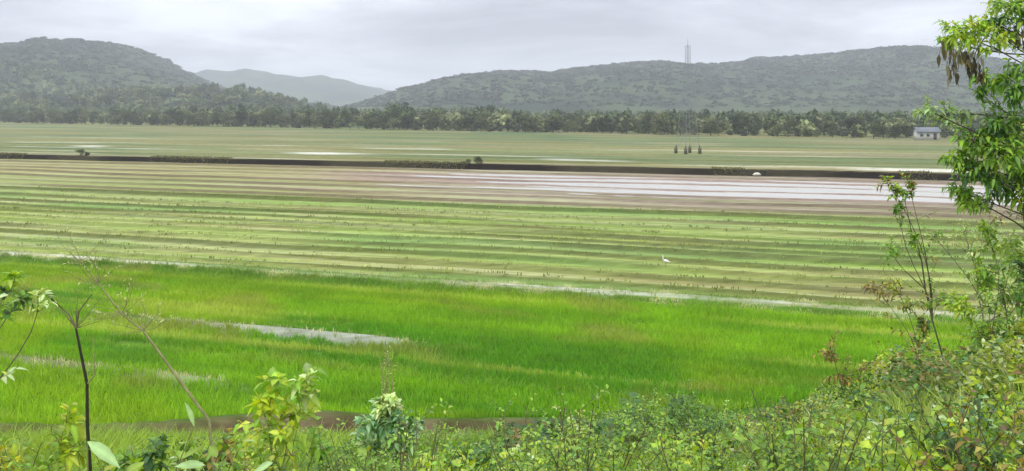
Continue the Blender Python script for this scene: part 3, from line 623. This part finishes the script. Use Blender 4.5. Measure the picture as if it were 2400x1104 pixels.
# the tree reaching in from the right
def right_tree():
    st, fo, dead = PB(), PB(), PB(); d = 9.0; base = Vector((6.6, 9.4, gz(6.6, 9.4)))
    trunk = [Vector((0, 0, -.2)), Vector((-.05, 0, 1.6)), Vector((.05, -.1, 3.2)), Vector((-.1, -.1, 4.8)), Vector((-.2, 0, 6.2)), Vector((-.1, .1, 7.6))]
    st.tube(trunk, .14, .05, (.15, .125, .10), 10)
    cl = [((2240, 75), .22, YEL + LIME, 12), ((2290, 70), .20, LIME + YEL, 10), ((2330, 55), .16, GRN + DARK, 7), ((2370, 15), .22, GRN + LIME, 9), ((2330, 5), .12, PALE + LIME, 5), ((2410, 40), .3, GRN + DARK, 10),
          ((2210, 95), .10, GRN, 4), ((2360, 95), .14, LIME + PALE, 5),
          ((2310, 185), .17, LIME + GRN, 8), ((2360, 180), .22, GRN + LIME, 10), ((2400, 215), .25, DARK + GRN, 12), ((2290, 215), .12, GRN, 5), ((2400, 160), .2, GRN, 6),
          ((2170, 255), .15, [(.20, .27, .13), (.16, .23, .10)], 5), ((2220, 270), .18, [(.20, .27, .13), (.12, .18, .08)], 6),
          ((2330, 290), .26, GRN + DARK, 14), ((2280, 330), .25, GRN + LIME, 15), ((2240, 370), .2, LIME + GRN, 12), ((2340, 360), .3, LIME + GRN, 18), ((2390, 330), .3, LIME + YEL, 15), ((2290, 400), .25, DARK + GRN, 16), ((2250, 440), .2, LIME + GRN, 11), ((2270, 470), .14, LIME, 6),
          ((2350, 430), .28, GRN + DARK, 15), ((2400, 400), .3, GRN + LIME, 14), ((2400, 470), .25, YEL + GRN, 9), ((2430, 270), .35, GRN, 14), ((2480, 350), .5, GRN, 14), ((2480, 150), .5, GRN, 12), ((2460, 480), .4, GRN, 9), ((2520, 30), .5, LIME, 10), ((2650, 250), .7, GRN + LIME, 20), ((2850, 200), .8, GRN, 22), ((2950, 330), .7, GRN + LIME, 18), ((2750, 60), .8, LIME + GRN, 22), ((2950, 20), .7, GRN, 16), ((2700, -80), .8, LIME + GRN, 20), ((2800, 420), .5, GRN, 12)]
    limbs = {}
    for (px, py), rad, cc, nt_ in cl:
        dd = d + rv(-.5, .6); c = P(px, py, dd) - base
        z0 = max(.8, min(7.4, c.z - rv(.3, 1.1))); i = min(4, int(z0 / 1.6)); root = trunk[i].lerp(trunk[i + 1], min(1, max(0, (z0 - trunk[i].z) / max(.1, trunk[i + 1].z - trunk[i].z))))
        pts = bend(root, c, 6, .07); st.tube(pts, .013, .005, (.11, .09, .07), 6)
        for k in range(int(nt_ * 1.7)):
            e = c + rdir(-.8, .9) * rad * rv(.5, 1.1); twig_leaves(fo, st, pts[-1] if k % 3 else pts[-2], e, 11, .088, .042, cc, .0035, (.10, .08, .06), .6)
    for (px, py, rr, n_) in ((2215, 110, .10, 8), (2235, 120, .12, 8), (2275, 135, .17, 22), (2285, 165, .10, 10), (2240, 165, .08, 6), (2395, 85, .15, 10), (2225, 150, .07, 5)):
        c = P(px, py, 8.9) - base
        for k in range(n_):
            q = c + rdir(-1, 1) * rr * rv(.2, 1); dead.leaf(q, (rv(-.4, .4), rv(-.4, .4), -1), rv(.09, .16), .04, jit(random.choice([(.10, .075, .055), (.16, .13, .10), (.05, .04, .03)]), .3), .0, .5, seg=3)
            st.tube([q, q + Vector((rv(-.05, .05), 0, rv(.05, .15)))], .002, .002, (.1, .08, .06), 3)
        q = P(px, py - 40, 8.9) - base; st.tube(bend(P(2330, 60, 9) - base, q, 4, .06), .008, .004, (.1, .08, .06), 5); st.tube([q, c], .003, .003, (.1, .08, .06), 4)
    t_ = empty('leaning_tree', base); link('trunk', st.mesh('trunk', True), M_bark, t_); link('crown', fo.mesh('crown'), M_leaf, t_)
    dl = link('dead_leaves', dead.mesh('dead_leaves'), M_leaf, t_); dl['label'] = 'hanging brown dead leaves'
    tag(t_, 'tree with bright green leaves reaching in at the right edge', 'tree')
right_tree()

# ------------------------------------------------------------------ trees beyond the fields
def far_crown(h, w, n, cols, seed, shape='round', lf=.42, low=.18):
    r_ = np.random.default_rng(seed); lobes = []
    nl_ = 9 if shape != 'palm' else 1
    for i in range(nl_):
        a = r_.uniform(0, 6.28); t = r_.random(); rr = w * .5 * (.62 * math.sqrt(r_.random())) * (1 - .35 * t)
        zz = h * (low + (1 - low - .16) * (.15 + .8 * t)); lobes.append((math.cos(a) * rr, math.sin(a) * rr, zz, w * r_.uniform(.16, .28), h * r_.uniform(.13, .2)))
    lobes.append((0, 0, h * .55, w * .3, h * .26))
    lb = np.array(lobes); k = r_.integers(0, len(lb), n); dirs = r_.normal(size=(n, 3)); dirs /= np.linalg.norm(dirs, axis=1)[:, None]
    rad = r_.uniform(.55, 1.12, n)[:, None]; c = lb[k][:, :3] + dirs * rad * np.stack([lb[k][:, 3], lb[k][:, 3], lb[k][:, 4]], 1)
    c[:, 2] = np.maximum(c[:, 2], h * .04)
    nrm = dirs + r_.normal(0, .6, (n, 3)) + np.array([0, 0, .3]); nrm /= np.linalg.norm(nrm, axis=1)[:, None]
    up = r_.normal(size=(n, 3)); a = np.cross(nrm, up); a /= np.linalg.norm(a, axis=1)[:, None]; b = np.cross(nrm, a); s = lf * r_.uniform(.5, 1.2, (n, 1))
    V = np.stack([c - a * s, c - b * s * .7, c + a * s, c + b * s * .7], 1).reshape(-1, 3); Fq = np.arange(n * 4).reshape(n, 4)
    lobe_t = r_.uniform(.7, 1.35, len(lb)); cc = np.array(cols)[r_.integers(0, len(cols), n)] * lobe_t[k][:, None] * r_.uniform(.8, 1.2, (n, 1))
    return V, Fq, np.repeat(cc, 4, 0)
FT = [('rounded dark green tree', 8.5, 8, [(.055, .075, .03), (.075, .10, .036)], 'round'), ('broad olive green tree', 7.5, 9.5, [(.10, .12, .05), (.12, .13, .06)], 'round'),
      ('tall narrow dark tree', 10, 5.5, [(.04, .06, .028), (.055, .075, .035)], 'round'), ('pale yellow green bushy tree', 6.5, 7.5, [(.14, .165, .07), (.12, .14, .06)], 'round'),
      ('low grey green bush', 4.0, 6.0, [(.075, .09, .05), (.05, .065, .035)], 'round'), ('blackish green spreading tree', 7.5, 7.0, [(.036, .052, .024), (.055, .07, .03)], 'round')]
farproto = []
for i, (lb, h, w_, cols, sh_) in enumerate(FT):
    for q in range(2):
        V, Fq, Cc = far_crown(h, w_, 620, cols, 100 + i * 5 + q, low=.05 if h < 5 else .12)
        root = empty('tree'); link('crown', np_mesh('crown', V, Fq, Cc), M_far, root)
        st = PB(); st.tube([(0, 0, -.6), (.1, 0, h * .25), (rv(-.3, .3), 0, h * .62)], .03 * h, .012 * h, (.09, .075, .055), 7)
        for k in range(4): st.tube(bend((.1, 0, h * rv(.22, .4)), (rdir(0, .3) * w_ * .3) + Vector((0, 0, h * rv(.5, .75))), 3, .08), .013 * h, .005 * h, (.09, .075, .055), 5)
        link('trunk', st.mesh('trunk', True), M_bark, root)
        tag(root, lb + ' in the front row beyond the far fields', 'tree', 'trees along the far edge of the fields'); farproto.append((i, root, False))
def edgeY(X): return 352 - .69 * X
def gfar(x, y):
    hz = float(hill(np.array([x]), np.array([y]))[0]) if y > 590 else -9
    return max(.7, hz)
placed = 0; seen = set()
def put_far(k, x, y, sc, suffix):
    global placed
    idx, root, _ = farproto[k]; z = gfar(x, y) - .2; lab = FT[idx][0] + suffix; rz = rv(0, 6.28); szz = sc * rv(.85, 1.15)
    if k not in seen: seen.add(k); root.location = (x, y, z); root.rotation_euler = (0, 0, rz); root.scale = (sc, sc, szz); root['label'] = lab; o = root
    else: o = copy_thing(root, (x, y, z), rz, sc, lab, szz=szz); o.rotation_euler = (0, 0, rz)
    placed += 1; return o
EX = []
x = -395.
while x < 165:
    y = edgeY(x) + 3 + rv(0, 9); px = 1200 + 2080 * x / y
    if px > 2300: break
    if px > -40:
        sc = (.62 if px > 1700 else .80 if px > 1000 else .98) * rv(.6, 1.35)
        k = random.choices(range(12), (4, 4, 4, 4, 1, 1, 2, 2, 4, 4, 3, 3))[0]
        if 2120 < px < 2225: x += 6; continue
        put_far(k, x, y, sc, ' in the front row beyond the far fields')
    x += rv(2.2, 4.6) * (1.35 if px < 1000 else 1)
n_front = placed
while placed < 285:                               # second rank, up the foot of the hills at the left
    a = rv(-.58, .52); e_ = rv(14, 330 if a < -.2 else 110); yy = (352 / (1 + .69 * a)) + e_; xq = a * yy
    if yy < edgeY(xq) + 12: continue
    k = random.randrange(12); put_far(k, xq, yy, rv(.8, 1.35) * (1.1 if a < 0 else .85), ' in the ranks behind the front row')
# bushes on the canal bank
for (px, sc, k) in ((188, .30, 6), (205, .22, 8), (1098, .22, 6), (1122, .26, 7), (1790, .18, 8)):
    a = (px - 1200) / 2080; v0 = 147.6; yy = v0 / (1 + SK * a); xq = a * yy; o = put_far(k, xq, yy, sc, ' beside the canal'); o.location.z = gz(xq, yy) - .1
    lab = {188: 'larger of two adjoining olive bushes on the canal bank at the left', 205: 'smaller of two adjoining bushes on the canal bank at the left', 415: 'small bush on the canal bank left of the spindly weeds', 560: 'tiny bush on the dark bank nearest the low bare stretch',
           1098: 'leftmost olive bush of the clump in the middle of the canal bank', 1122: 'tallest bush of the clump in the middle of the canal bank', 1140: 'rightmost low bush of the clump in the middle of the canal bank', 1790: 'bush just right of the white sack on the canal bank', 1955: 'bush on the canal bank between the sack and the sapling', 2060: 'little bush on the canal bank next to the sapling top'}[px]
    tag(o, lab, 'bush'); o['group'] = 'bushes on the canal bank'; o.name = 'canal_bush'
# the rest of the wood as one mass of crowns
Vs, Fs, Cs = [], [], []; off = 0; libs = []
for j in range(8):
    i = j % 6; libs.append(far_crown(FT[i][1], FT[i][2], 90, FT[i][3], 300 + j, lf=1.0, low=.1))
cnt = 0
for _ in range(40000):
    if cnt > 3800: break
    a = rv(-.62, .6); y0 = 352 / (1 + .69 * a); yy = y0 + 12 + (520 if a < -.12 else 560) * random.random() ** 1.1
    if yy < 352 - .69 * a * yy + 12: continue
    xq = a * yy
    if a < -.1 and float(vnoise(np.array([xq / 60]), np.array([yy / 60]), 99)[0]) < .22: continue
    V, Fq, Cc = libs[random.randrange(8)]; rz = rv(0, 6.28); c_, s_ = math.cos(rz), math.sin(rz); sc = rv(.65, 1.25) * (1.05 if a < 0 else .85)
    W_ = np.stack([V[:, 0] * c_ - V[:, 1] * s_, V[:, 0] * s_ + V[:, 1] * c_, V[:, 2]], 1) * sc + np.array([xq, yy, gfar(xq, yy) - .3])
    Vs.append(W_); Fs.append(Fq + off); Cs.append(Cc * rv(.75, 1.35)); off += len(V); cnt += 1
wd = link('woodland', np_mesh('woodland', np.concatenate(Vs), np.concatenate(Fs), np.concatenate(Cs)), M_far); tag(wd, 'mixed green woodland rising from the fields to the hills', 'woodland', kind='stuff')

# ------------------------------------------------------------------ lattice tower
M_steel = plain('galvanised steel', (.24, .26, .28), .7, .1, .12, 3); M_conc = plain('weathered footing', (.085, .085, .05), .9, 0, .3, 4)
def box_faces(bm, c, s):
    x, y, z = c; a, b, h = s[0] / 2, s[1] / 2, s[2] / 2; st = len(bm.V)
    for (i, j, k) in ((-1, -1, -1), (1, -1, -1), (1, 1, -1), (-1, 1, -1), (-1, -1, 1), (1, -1, 1), (1, 1, 1), (-1, 1, 1)): bm.V.append(Vector((x + i * a, y + j * b, z + k * h))); bm.C.append((1, 1, 1))
    for f in ((0, 3, 2, 1), (4, 5, 6, 7), (0, 1, 5, 4), (1, 2, 6, 5), (2, 3, 7, 6), (3, 0, 4, 7)): bm.Q.append(tuple(st + q for q in f))
dT = 186.; tx = (1612 - 1200) / 2080 * dT; tz = gz(tx, dT); tw = empty('lattice_tower', (tx, dT, tz), R(24))
tag(tw, 'grey steel lattice tower standing alone in the far green field', 'tower')
lt = PB(); Ht = 22.6; hb, ht = 1.75, .38
def leg_at(z): return hb + (ht - hb) * min(1, z / (Ht * .86)) if z < Ht * .86 else ht
cor = ((-1, -1), (1, -1), (1, 1), (-1, 1)); lv = [1.2]; 
while lv[-1] < Ht - 1.2: lv.append(lv[-1] + max(.8, leg_at(lv[-1]) * 1.45))
lv[-1] = Ht
for (a, b_) in cor:
    pts = [Vector((a * leg_at(z), b_ * leg_at(z), z)) for z in lv]; lt.tube(pts, .045, .03, (1, 1, 1), 4)
for i in range(len(lv) - 1):
    z0, z1 = lv[i], lv[i + 1]; w0, w1 = leg_at(z0), leg_at(z1)
    for j in range(4):
        a, b_ = cor[j], cor[(j + 1) % 4]
        A0, B0 = Vector((a[0] * w0, a[1] * w0, z0)), Vector((b_[0] * w0, b_[1] * w0, z0)); A1, B1 = Vector((a[0] * w1, a[1] * w1, z1)), Vector((b_[0] * w1, b_[1] * w1, z1))
        lt.tube([A0, B1], .016, .016, (1, 1, 1), 3); lt.tube([B0, A1], .016, .016, (1, 1, 1), 3); lt.tube([A1, B1], .016, .016, (1, 1, 1), 3)
link('lattice_frame', lt.mesh('lattice_frame'), M_steel, tw)
tp_ = PB(); tp_.tube([(0, 0, Ht - .3), (0, 0, Ht + 1.4)], .05, .03, (1, 1, 1), 6); link('top_rod', tp_.mesh('top_rod'), M_steel, tw)
for (a, b_) in cor:
    fb = PB(); box_faces(fb, (a * (hb + .02), b_ * (hb + .02), .55), (.5, .5, 1.35)); fb.tube([(a * hb, b_ * hb, 1.2), (a * (hb - .06), b_ * (hb - .06), 1.75)], .16, .09, (1, 1, 1), 8); link('footing', fb.mesh('footing'), M_conc, tw)

# ------------------------------------------------------------------ small white house at the right
M_wall = plain('whitewashed wall', (.55, .55, .52), .85, 0, .08, 2); M_roof = plain('grey sheet roof', (.13, .15, .17), .6, 0, .2, 3); M_door = plain('dark wood', (.07, .05, .04), .7); M_glass = plain('dark window', (.05, .055, .06), .3)
dH = 268.; hxp = (2171 - 1200) / 2080 * dH; hs = empty('white_house', (hxp, dH, .72), R(-8)); tag(hs, 'small whitewashed house with a grey sheet roof among the trees', 'house')
w_ = PB(); box_faces(w_, (0, 0, 1.15), (6.2, 4.0, 2.5)); link('wall', w_.mesh('wall'), M_wall, hs)
r_ = PB(); st0 = len(r_.V)
for (xa, ya, za_) in ((-3.5, -2.6, 2.25), (3.5, -2.6, 2.25), (3.5, 0, 3.6), (-3.5, 0, 3.6), (-3.5, 2.6, 2.25), (3.5, 2.6, 2.25)):
    r_.V.append(Vector((xa, ya, za_))); r_.C.append((1, 1, 1)); r_.V.append(Vector((xa, ya, za_ + .12))); r_.C.append((1, 1, 1))
for f in ((1, 3, 5, 7), (0, 6, 4, 2), (7, 5, 11, 9), (6, 8, 10, 4), (0, 2, 3, 1), (8, 9, 11, 10), (0, 1, 7, 6), (6, 7, 9, 8), (2, 4, 5, 3), (4, 10, 11, 5)): r_.Q.append(f)
link('roof', r_.mesh('roof'), M_roof, hs)
gb = PB(); 
for sx in (-3.08, 3.08):
    st0 = len(gb.V)
    for (ya, za_) in ((-1.9, 2.4), (1.9, 2.4), (.35, 3.38), (-.35, 3.38)):
        gb.V.append(Vector((sx, ya, za_))); gb.C.append((1, 1, 1))
    gb.Q.append(tuple(st0 + q for q in range(4)))
link('gable', gb.mesh('gable'), M_wall, hs)
d_ = PB(); box_faces(d_, (1.9, -2.02, .95), (.9, .06, 1.9)); link('door', d_.mesh('door'), M_door, hs)
for wx in (-1.9, -.1):
    q_ = PB(); box_faces(q_, (wx, -2.02, 1.35), (.9, .06, .8)); link('window', q_.mesh('window'), M_glass, hs)

# ------------------------------------------------------------------ egret in the strips, sack on the bank
M_white = plain('white plumage', (.80, .79, .74), .8, 0, .05, 8); M_beak = plain('dark leg and beak', (.10, .09, .05), .6)
def ellip_chain(name, pts, radii, mat, parent, k=10): 
    b_ = PB(); P_ = [Vector(p) for p in pts]; st = 0
    for i, p in enumerate(P_):
        d = (P_[min(i + 1, len(P_) - 1)] - P_[max(i - 1, 0)]).normalized(); a = d.orthogonal().normalized(); c = d.cross(a)
        for j in range(k):
            t = 2 * math.pi * j / k; b_.V.append(p + (a * math.cos(t) + c * math.sin(t)) * radii[i]); b_.C.append((1, 1, 1))
    for i in range(len(P_) - 1):
        for j in range(k): a0 = i * k + j; a1 = i * k + (j + 1) % k; b_.Q.append((a0, a1, a1 + k, a0 + k))
    return link(name, b_.mesh(name, True), mat, parent)
dE = 56.; ex = (1560 - 1200) / 2080 * dE; eg = empty('egret', (ex, dE, gz(ex, dE) + .02)); tag(eg, 'white egret standing in the pale grass strips, right of centre', 'bird')
ellip_chain('body', [(.30, 0, .25), (.24, 0, .27), (.12, 0, .31), (0, 0, .34), (-.10, 0, .37), (-.16, 0, .43), (-.17, 0, .52), (-.15, 0, .60), (-.17, 0, .66), (-.21, 0, .67), (-.235, 0, .665)], [.004, .03, .075, .095, .075, .035, .025, .024, .035, .028, .005], M_white, eg)
ellip_chain('beak', [(-.22, 0, .667), (-.33, 0, .64)], [.014, .002], M_beak, eg, 6)
for s_ in (-.03, .03): ellip_chain('leg', [(.02, s_, .29), (.0, s_, .14), (.01, s_, -.02)], [.010, .008, .009], M_beak, eg, 5)
M_sack = plain('white woven sack', (.62, .60, .48), .8, 0, .12, 5)
dS = 147.0; sx_ = (1774 - 1200) / 2080 * dS; dS = 148.2 - SK * sx_; sx_ = (1774 - 1200) / 2080 * dS
sk = ellip_chain('sack', [(-.66, 0, .20), (-.60, 0, .22), (-.50, 0, .20), (-.3, .02, .27), (0, 0, .30), (.3, -.02, .28), (.48, 0, .22), (.55, 0, .26), (.62, 0, .28)], [.02, .08, .14, .25, .28, .26, .13, .08, .10], M_sack, None)
sk.location = (sx_, dS, gz(sx_, dS) - .02); sk.scale = (1, .9, .95); tag(sk, 'full white sack lying on top of the dark canal bank', 'sack')

# ------------------------------------------------------------------ monsoon haze
mh, t = new_mat('haze'); o_ = N('ShaderNodeOutputMaterial', t); pv = N('ShaderNodeVolumePrincipled', t)
pv.inputs['Color'].default_value = (.88, .93, 1, 1); pv.inputs['Density'].default_value = .00028; pv.inputs['Anisotropy'].default_value = 0
L(pv.outputs[0], o_.inputs['Volume'], t)
hb_ = PB(); box_faces(hb_, (0, 2300, 128), (9900, 5300, 264)); hz = link('haze', hb_.mesh('haze'), mh); tag(hz, kind='stuff')
hz['label'] = 'pale damp haze over the fields and hills'; hz['category'] = 'haze'
Vs, Fs, Cs = [], [], []; off = 0; fl_ = [far_crown(8, 15, 26, [(.034, .052, .026), (.05, .07, .034), (.028, .042, .022)], 400 + j, lf=2.6, low=.0) for j in range(6)]; cf = 0
for _ in range(60000):
    if cf > 9500: break
    yy = rv(640, 1780); a = rv(-.62, .6); xq = a * yy; z = float(hill(np.array([xq]), np.array([yy]))[0])
    if z < 12 or (z < 60 and random.random() < .45): continue
    V, Fq, Cc = fl_[random.randrange(6)]; rz = rv(0, 6.28); c_, s_ = math.cos(rz), math.sin(rz); sc = rv(.6, 1.15)
    W_ = np.stack([V[:, 0] * c_ - V[:, 1] * s_, V[:, 0] * s_ + V[:, 1] * c_, V[:, 2] * .55], 1) * sc + np.array([xq, yy, z - 1.5])
    Vs.append(W_); Fs.append(Fq + off); Cs.append((Cc * .4 + c3(.034, .046, .034) * .6) * rv(.9, 1.12)); off += len(V); cf += 1
fo_ = link('hill_forest', np_mesh('hill_forest', np.concatenate(Vs), np.concatenate(Fs), np.concatenate(Cs)), M_far); tag(fo_, 'hazy forest covering the slopes of the hills', 'forest', kind='stuff')
print('front', n_front, 'placed', placed, 'weeds', len(spots), 'woodland', cnt)
